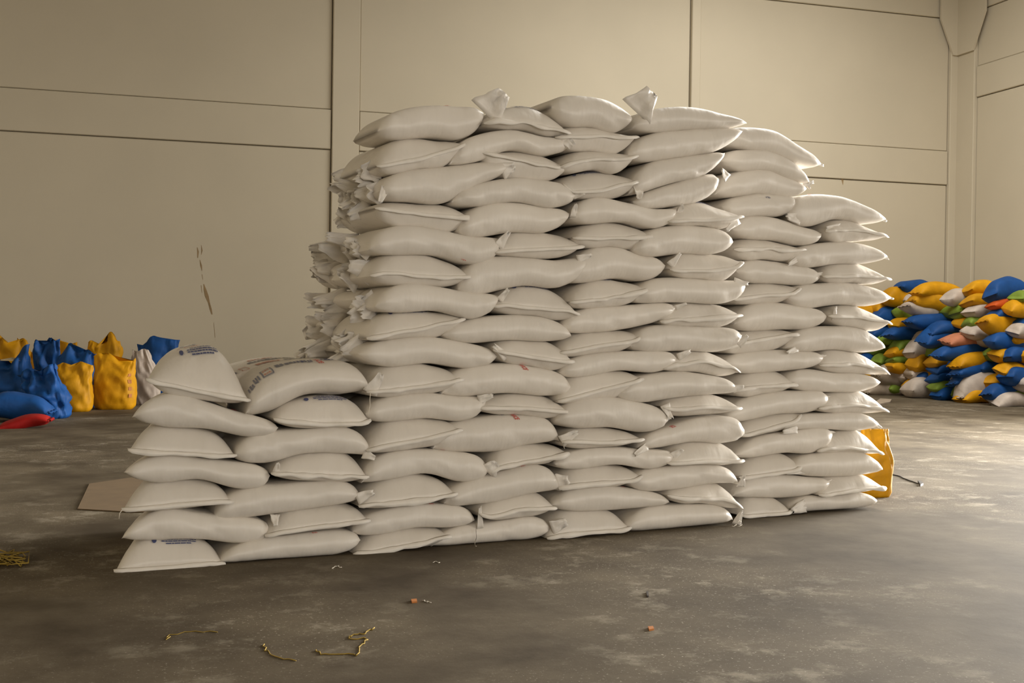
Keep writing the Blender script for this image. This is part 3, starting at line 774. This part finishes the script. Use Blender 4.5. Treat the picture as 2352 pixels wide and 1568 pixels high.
# ------------------------------------------------------------------ coloured sacks along the walls
def pillow(lx, ly, lz, seed, bend=0.0, nu=14, nv=14, pinch=0.5):
    """a filled sack lying down: sewn ends at +-x, centre at the origin"""
    V, Q = [], []
    for i in range(nu + 1):
        u = i / nu; uu = 0.5 - 0.5 * math.cos(math.pi * u); uu = 0.5 * u + 0.5 * uu
        x = (uu - .5) * lx; r = rnd(uu, 3.5, 1.75)
        wy = ly / 2 * (0.82 + 0.18 * abs(2 * uu - 1) ** 2)
        for k in range(nv):
            g = 2 * math.pi * k / nv; c, s = math.cos(g), math.sin(g)
            y = wy * math.copysign(abs(c) ** 0.8, c); z = lz / 2 * r * math.copysign(abs(s) ** 0.85, s)
            z += -bend * (2 * uu - 1) ** 2 + 0.035 * noise.noise(Vector((x * 3.2, y * 3, seed)))
            y += 0.03 * noise.noise(Vector((x * 4, z * 6, seed + 5)))
            V.append((x, y, z))
    for i in range(nu):
        for k in range(nv):
            a, b_ = i * nv + k, i * nv + (k + 1) % nv
            Q.append((a, a + nv, b_ + nv, b_))
    Q.append(tuple(range(nv))); Q.append(tuple(nu * nv + k for k in range(nv))[::-1])
    return V, Q
def end_hem(o, lx, ly, bend, sgn, material):
    V, Q = [], []; n = 8
    x0 = sgn * (lx / 2 - .005)
    for i in range(n + 1):
        y = (i / n - .5) * ly; z = -bend + .01 * math.sin(i * 2.1)
        V += [(x0, y, z - .012), (x0, y, z + .012), (x0 + sgn * .035, y, z + .008), (x0 + sgn * .035, y, z - .008)]
    for i in range(n):
        for k in range(4):
            p, q = i * 4 + k, i * 4 + (k + 1) % 4; Q.append((p, q, q + 4, p + 4))
    Q += [(0, 1, 2, 3), (n * 4 + 3, n * 4 + 2, n * 4 + 1, n * 4)]
    link('hem', V, Q, material, o)
PJ = (1980, 620, .2104)
PILE = '''560 185 380 130 0 blue 0.4 .0
460 235 110 110 -40 yellow .3 0
820 215 520 150 0 yellow 0 .05
390 300 330 190 10 yellow 0 .05
240 390 270 120 -15 yellow 0 .02
790 340 520 190 9 yellow 0 .06
1080 300 360 170 5 white 0 .05
1300 195 340 150 0 yellow 0.2 .04
1290 335 360 130 0 yellow 0 .02
1560 215 420 230 -8 blue 0 .06
1745 285 170 110 0 green 0 .02
1560 375 330 110 -4 orange 0 .0
1720 425 280 160 6 yellow 0 .02
740 440 600 140 4 white 0 -.05
460 475 200 120 25 green 0 0
300 500 330 170 8 blue 0 .04
1110 450 210 150 0 green 0 .03
1310 445 350 130 2 white 0 .02
1560 475 300 120 0 blue 0 .05
460 590 270 130 6 yellow 0 .04
790 565 600 150 -5 blue 0 -.06
1275 555 300 140 -6 green 0 .03
1110 565 150 110 0 yellow 0 .03
1560 615 520 210 8 yellow 0 -.03
1310 670 380 140 3 white 0 .04
1750 655 240 140 0 white 0 .03
950 630 460 130 0 blue 0 .08
480 695 460 130 0 blue 0 .02
220 675 280 130 0 blue 0 .02
910 720 560 200 0 blue 0 .10
300 765 260 90 0 green 0 .02
440 815 210 120 -10 green 0 .03
650 860 320 210 0 white 0 .06
1180 770 580 130 5 pink 0 .05
840 850 250 140 -42 green 0 .03
1170 875 760 170 0 blue 0 .09
1590 795 420 180 10 blue 0 .03
1700 915 300 140 0 blue 0 .04
430 905 300 120 3 yellow 0 .02
1590 940 320 150 15 yellow 0 .03
225 975 180 110 0 green 0 .03
410 985 240 110 8 green 0 .03
880 995 310 140 5 yellow 0 .04
1250 985 540 160 -4 yellow 0 .06
420 1070 300 110 14 yellow 0 .02
660 1015 290 170 0 yellow 0 .05
890 1085 270 100 3 blue 0 .03
1250 1080 530 140 -3 blue 0 .06
880 1175 280 120 3 blue 0 .04
1200 1165 470 130 -9 blue 0 .05
1650 1085 320 140 5 yellow 0 .03
1690 1165 300 180 12 blue 0 .03
600 1115 210 130 0 white 0 .03
650 1180 180 120 -20 blue 0 .03
330 1150 390 200 12 grey 0 .05
570 1250 180 110 0 yellow 0 .02
915 1265 320 110 0 green 0 .03
250 1345 430 150 -5 grey 0 .04
660 1300 380 200 5 white 0 .05
930 1360 290 140 0 blue 0 .03
1260 1270 480 270 -20 white 0 .05
1570 1335 450 190 0 blue 0 .02
1250 1420 410 130 0 yellow 0 .03
1620 1465 400 140 -3 white 0 .03'''
foot = [(1990, on_floor(1990, 905).y), (2352, on_floor(2352, 938).y)]
def foot_y(px): return foot[0][1] + (foot[1][1] - foot[0][1]) * (px - foot[0][0]) / (foot[1][0] - foot[0][0])
def wall_y(px): return 24.0 / (1 - 0.3057 * (px - 1176) / F)
items = [ln.split() for ln in PILE.split('\n')]
cnt = {}
for it in sorted(items, key=lambda a: float(a[1])): cnt.setdefault(it[5], []).append(it)
names = {'blue': 'blue', 'yellow': 'yellow', 'white': 'off-white', 'green': 'green', 'orange': 'orange', 'pink': 'salmon-pink', 'grey': 'dusty beige'}
def nth(i): return ['topmost', 'second', 'third', 'fourth', 'fifth', 'sixth', 'seventh', 'eighth', 'ninth', 'tenth', 'eleventh', 'twelfth', 'thirteenth', 'fourteenth', 'fifteenth', 'sixteenth', 'seventeenth', 'eighteenth', 'nineteenth', 'twentieth', 'twenty-first', 'twenty-second', 'twenty-third', 'twenty-fourth'][i]
for i, it in enumerate(items):
    cx, cy, wd, ht, tilt = [float(x) for x in it[:5]]; colr = it[5]; back, bend = float(it[6]), float(it[7])
    px, py = PJ[0] + cx * PJ[2], PJ[1] + cy * PJ[2]
    Yf = foot_y(px); zest = H - (py - 768) / F * Yf
    Y = Yf + 0.30 + max(0, zest) * 0.30 + back
    Y = min(Y, wall_y(px) - 0.42)
    p = at_depth(px, py, Y); lx = wd * PJ[2] / F * Y; lz = ht * PJ[2] / F * Y
    if p.z - lz / 2 < 0.0: p.z = lz / 2 + 0.01
    v, f = pillow(lx * 1.04, 0.5, lz * 1.22, i * 1.9, bend * 1.1 + 0.02)
    o = link('sack', v, f, M[colr], None, p, random.uniform(-.1, .1) + 0.15)
    o.rotation_euler = (random.uniform(-.15, .15), -math.radians(-tilt), random.uniform(-.12, .12) + 0.15)
    j = cnt[colr].index(it); n = len(cnt[colr])
    if n == 1: lab = f'only {names[colr]} sack in the mixed pile in the far right corner'
    else: lab = f'{"broad" if lx > 1.0 else "small" if lx < .6 else "plump"} {names[colr]} sack in the far right pile, {nth(j)} {names[colr]} one from the top' if j else f'{names[colr]} sack in the far right pile, topmost of the {names[colr]} ones'
    tag(o, lab, 'sack', 'coloured sacks in the far right pile')
    if lx > .75: end_hem(o, lx * 1.04, 0.42, bend * 1.1 + 0.02, 1, M[colr]); end_hem(o, lx * 1.04, 0.42, bend * 1.1 + 0.02, -1, M[colr])
# sacks deeper in the pile carry the ones in front
ck = ['yellow', 'blue', 'white', 'green', 'blue', 'yellow']
for r in range(8):
    for c in range(6):
        px = 2005 + c * 70 + (r % 2) * 30; Yf = foot_y(px); z = 0.15 + r * 0.27
        Y = Yf + 0.85 + z * 0.30
        Y = min(Y, wall_y(px) - 0.55)
        if z > 2.15: continue
        x = (px - 1176) / F * Y
        v, f = pillow(0.85, 0.62, 0.36, r * 9 + c, 0.02)
        o = link('sack', v, f, M[ck[(r * 5 + c * 3) % 6]], None, (x, Y, z), 0.15)
        tag(o, 'coloured sack buried inside the far right pile behind its front sacks', 'sack', 'sacks buried inside the far right pile')

# standing sacks on the left
def standing(name, px, py, wpx, hpx, colr, seed, label, crest=0.12, lean=0.0, depth=0.75, fold=0.04, open_top=False, taper=0.8, group='sacks standing by the left wall'):
    base = on_floor(px, py); Y = base.y
    W = wpx / F * Y; Ht = hpx / F * Y
    base = base + Vector((0, W * depth * 0.45, 0))
    V, Q = [], []; nz_, na = 30, 52
    for i in range(nz_ + 1):
        t = i / nz_; z = Ht * t
        prof = 0.90 + 0.10 * math.sin(min(1, t * 1.6) * math.pi) if t < .62 else 0.90 + (taper - 0.90) * ((t - .62) / .38)
        if t < .06: prof *= 0.90 + .1 * t / .06
        fl = 1.0 if t < .55 else max(0.10 if not open_top else .6, 1 - ((t - .55) / .45) ** 1.3 * (0.92 if not open_top else .35))
        for k in range(na):
            g = 2 * math.pi * k / na; c, s = math.cos(g), math.sin(g)
            x = W / 2 * prof * math.copysign(abs(c) ** .75, c); y = W / 2 * depth * fl * prof * math.copysign(abs(s) ** .75, s)
            nv_ = noise.noise(Vector((c * 1.4 + seed, s * 1.4, t * 3))) + .5 * noise.noise(Vector((c * 3 + seed, s * 3, t * 7)))
            nv_ += 0.5 * noise.noise(Vector((c * 5 + t * 4, s * 5 + seed, t * 5)))
            x += fold * nv_ * c * (0.4 + t); y += fold * 1.5 * nv_ * s * (0.5 + t)
            zz = z + (crest * noise.noise(Vector((x * 5.0, seed * 3.3, 0))) * max(0, (t - .6) / .4))
            V.append((x + lean * t * t, y, zz))
    for i in range(nz_):
        for k in range(na):
            a, b_ = i * na + k, i * na + (k + 1) % na; Q.append((a, b_, b_ + na, a + na))
    Q.append(tuple(range(na))[::-1])
    if not open_top: Q.append(tuple(nz_ * na + k for k in range(na)))
    o = link(name, V, Q, M[colr], None, base, 0.12)
    tag(o, label, 'sack', group)
    if open_top:
        g = [(W * .40 * math.cos(2 * math.pi * k / 20) + lean * .8, W * .40 * depth * math.sin(2 * math.pi * k / 20), Ht * .86) for k in range(20)] + [(lean * .8, 0, Ht * .92)]
        link('grain', g, [(k, (k + 1) % 20, 20) for k in range(20)], M['grain'], o)
    return o, W, Ht
g_ = 'yellow-tied'
standing('sack', 18, 915, 80, 130, 'yellow', 1, 'yellow sack at the far left against the wall, at the frame edge', .3)
standing('sack', 55, 912, 52, 124, 'yellow', 2, 'small yellow sack with a folded top behind the open blue sack', .3)
standing('sack', 140, 915, 64, 132, 'yellow', 3, 'yellow sack peeking out behind the tall blue sack', .25)
standing('sack', 228, 915, 82, 132, 'yellow', 4, 'yellow sack with a crumpled knotted top behind the plump yellow sack', .3, fold=.05)
standing('sack', 15, 935, 90, 124, 'blue', 5, 'blue sack with its mouth open and pale grain showing, far left', .3, open_top=True, fold=.06)
standing('sack', 100, 927, 66, 142, 'blue', 6, 'tall blue sack with a peaked top by the left wall', .35, fold=.07)
standing('sack', 165, 936, 98, 130, 'blue', 7, 'broad blue sack wedged between the two front yellow sacks', .25, fold=.05)
oy, Wy, Hy = standing('sack', 158, 946, 88, 108, 'yellow', 8, 'yellow sack standing in front of the broad blue sack', .16, taper=.98)
oz, Wz, Hz = standing('sack', 252, 941, 100, 122, 'yellow', 9, 'plump yellow sack with green and red print, beside the white sack', .16, taper=.95)
standing('sack', 352, 925, 92, 140, 'blue', 11, 'blue sack with a flat folded top behind the low white column', .15, taper=1.0)
standing('sack', 332, 930, 58, 125, 'white', 10, 'grubby white sack with a pointed corner, left of the low white column', .2, lean=-.12, taper=.55)
standing('sack', 95, 962, 106, 112, 'blue', 12, 'large slumped blue sack on the floor in front of the others', .14, fold=.10, taper=.72, lean=-.12)
# flat slumped blue sack and red sack on the floor
def lying(name, px, py, wpx, hpx, dep_, colr, seed, label, tilt=0.0, rz=0.0):
    b0 = on_floor(px, py); Y = b0.y; lx, lz = wpx / F * Y, hpx / F * Y
    v, f = pillow(lx, dep_, lz, seed, 0.02, 18, 18)
    o = link(name, v, f, M[colr], None, b0 + Vector((0, dep_ / 2, lz / 2)), rz)
    o.rotation_euler = (0, tilt, rz); tag(o, label, 'sack', 'sacks standing by the left wall'); end_hem(o, lx, dep_ * .8, 0.02, 1, M[colr]); return o
lying('sack', 20, 972, 140, 66, .7, 'blue', 31, 'limp blue sack lying low at the left edge behind the red one', .10, .2)
lying('sack', 40, 985, 112, 28, .42, 'red', 32, 'red sack lying flat on the floor at the far left', -.14, .25)
# faint print on the front yellow sack: patches that follow its cloth
def print_patch(o, i0, i1, k0, k1, mt, na=52):
    me = o.data; V, Q = [], []
    for i in range(i0, i1 + 1):
        for k in range(k0, k1 + 1):
            v = me.vertices[i * na + k % na]; V.append(tuple(v.co + v.normal * 0.006))
    n = k1 - k0 + 1
    for i in range(i1 - i0):
        for k in range(k1 - k0): Q.append((i * n + k, i * n + k + 1, (i + 1) * n + k + 1, (i + 1) * n + k))
    link('print', V, Q, M[mt], o)
for q in ((14, 17, 29, 32, 'blue_ink'), (8, 13, 29, 32, 'scrap'), (19, 21, 45, 47, 'scrap'), (15, 17, 45, 47, 'scrap'), (11, 13, 45, 47, 'scrap'), (7, 9, 45, 47, 'scrap')):
    print_patch(oz, *q)

# ------------------------------------------------------------------ yellow sack at the right end, floor litter
oe, We, He = standing('sack', 2013, 1143, 86, 160, 'yellow', 21, 'bright yellow sack standing behind the right end of the white stack', .03, taper=.78, depth=.6, fold=.02, group='single sacks')
del oe['group']
def card_piece(name, pts, z, th, material, label, cat):
    P_ = [on_floor(*p) for p in pts]; c = sum(P_, Vector()) / len(P_); n = len(P_)
    V = [(p.x - c.x, p.y - c.y, 0) for p in P_] + [(p.x - c.x, p.y - c.y, th) for p in P_]
    Q = [tuple(range(n))[::-1], tuple(range(n, 2 * n))] + [(i, (i + 1) % n, (i + 1) % n + n, i + n) for i in range(n)]
    o = link(name, V, Q, material, None, (c.x, c.y, z), 0, False); tag(o, label, cat); return o
card_piece('cardboard_sheet', [(178, 1170), (205, 1112), (300, 1098), (420, 1100), (420, 1176), (300, 1177)], .001, .006, M['card'], 'brown flattened cardboard sheet on the floor left of the white stack', 'cardboard')
def floor_line(name, pts, r, material, label, cat):
    P_ = [on_floor(*p) for p in pts]; c = P_[0]
    Qp = []
    for i in range(len(P_) - 1):
        for k in range(4):
            q = P_[i].lerp(P_[i + 1], k / 4); q = q + Vector((random.uniform(-.006, .006), random.uniform(-.02, .02), 0)); Qp.append((q.x - c.x, q.y - c.y, r))
    Qp.append((P_[-1].x - c.x, P_[-1].y - c.y, r))
    v, f = tube(Qp, r, 5); o = link(name, v, f, material, None, (c.x, c.y, 0)); tag(o, label, cat); return o
floor_line('twine', [(728, 1492), (735, 1503), (790, 1500), (822, 1504), (826, 1485), (845, 1468), (800, 1465), (812, 1458), (838, 1456), (860, 1442)], .0026, M['twine'], 'tangled yellow twine loop on the concrete in the foreground', 'twine')
floor_line('twine', [(605, 1480), (612, 1497), (640, 1512), (680, 1518)], .0022, M['twine'], 'short thin yellow twine left of the looped one', 'twine')
floor_line('twine', [(382, 1470), (390, 1460), (430, 1452), (500, 1452)], .0018, M['twine'], 'faint thin yellow twine farthest left of the loop in the foreground', 'twine')
heap = []
for i in range(60):
    heap.append((random.uniform(-60, 68), random.uniform(1272, 1308)))
P_ = [on_floor(*p) for p in heap]; c0 = on_floor(20, 1290)
v, f = tube([(p.x - c0.x, p.y - c0.y, random.uniform(.005, .035)) for p in P_], .004, 5)
tag(link('twine_heap', v, f, M['twine'], None, (c0.x, c0.y, 0)), 'loose heap of yellow twine on the floor at the left edge', 'twine')
floor_line('cable', [(2040, 1088), (2062, 1093), (2090, 1105), (2112, 1112)], .005, M['cable'], 'thin dark cable on the sunny floor beside the yellow sack', 'cable')
card_piece('cable_plug', [(2108, 1108), (2116, 1109), (2121, 1114), (2114, 1117)], .0, .02, M['cable'], 'small dark plug at the end of the thin cable', 'plug')
card_piece('scrap', [(944, 1379), (957, 1378), (958, 1384), (946, 1385)], 0, .008, M['scrap'], 'tiny orange scrap on the floor in front of the stack', 'scrap')
card_piece('scrap', [(1488, 1442), (1500, 1441), (1502, 1447), (1491, 1449)], 0, .008, M['scrap'], 'tiny brown scrap on the floor in the right foreground', 'scrap')
card_piece('scrap', [(1484, 1361), (1489, 1360), (1490, 1371), (1486, 1371)], 0, .008, M['cable'], 'tiny dark chip on the floor below the right-hand sacks', 'scrap')
floor_line('thread_scrap', [(763, 1306), (768, 1302), (776, 1300), (785, 1303)], .002, M['thread'], 'curl of white thread on the floor before the low column', 'thread')
floor_line('thread_scrap', [(994, 1292), (1002, 1290), (1010, 1292)], .002, M['thread'], 'straight white thread bit on the floor before the tall left column', 'thread')
floor_line('thread_scrap', [(970, 1380), (980, 1382), (990, 1384)], .002, M['thread'], 'white thread bit lying beside the tiny orange scrap', 'thread')
card_piece('scrap', [(2010, 926), (2022, 918), (2048, 920), (2044, 926), (2020, 931)], 0, .03, M['grey'], 'flat dusty scrap of sacking at the foot of the far right pile', 'scrap')
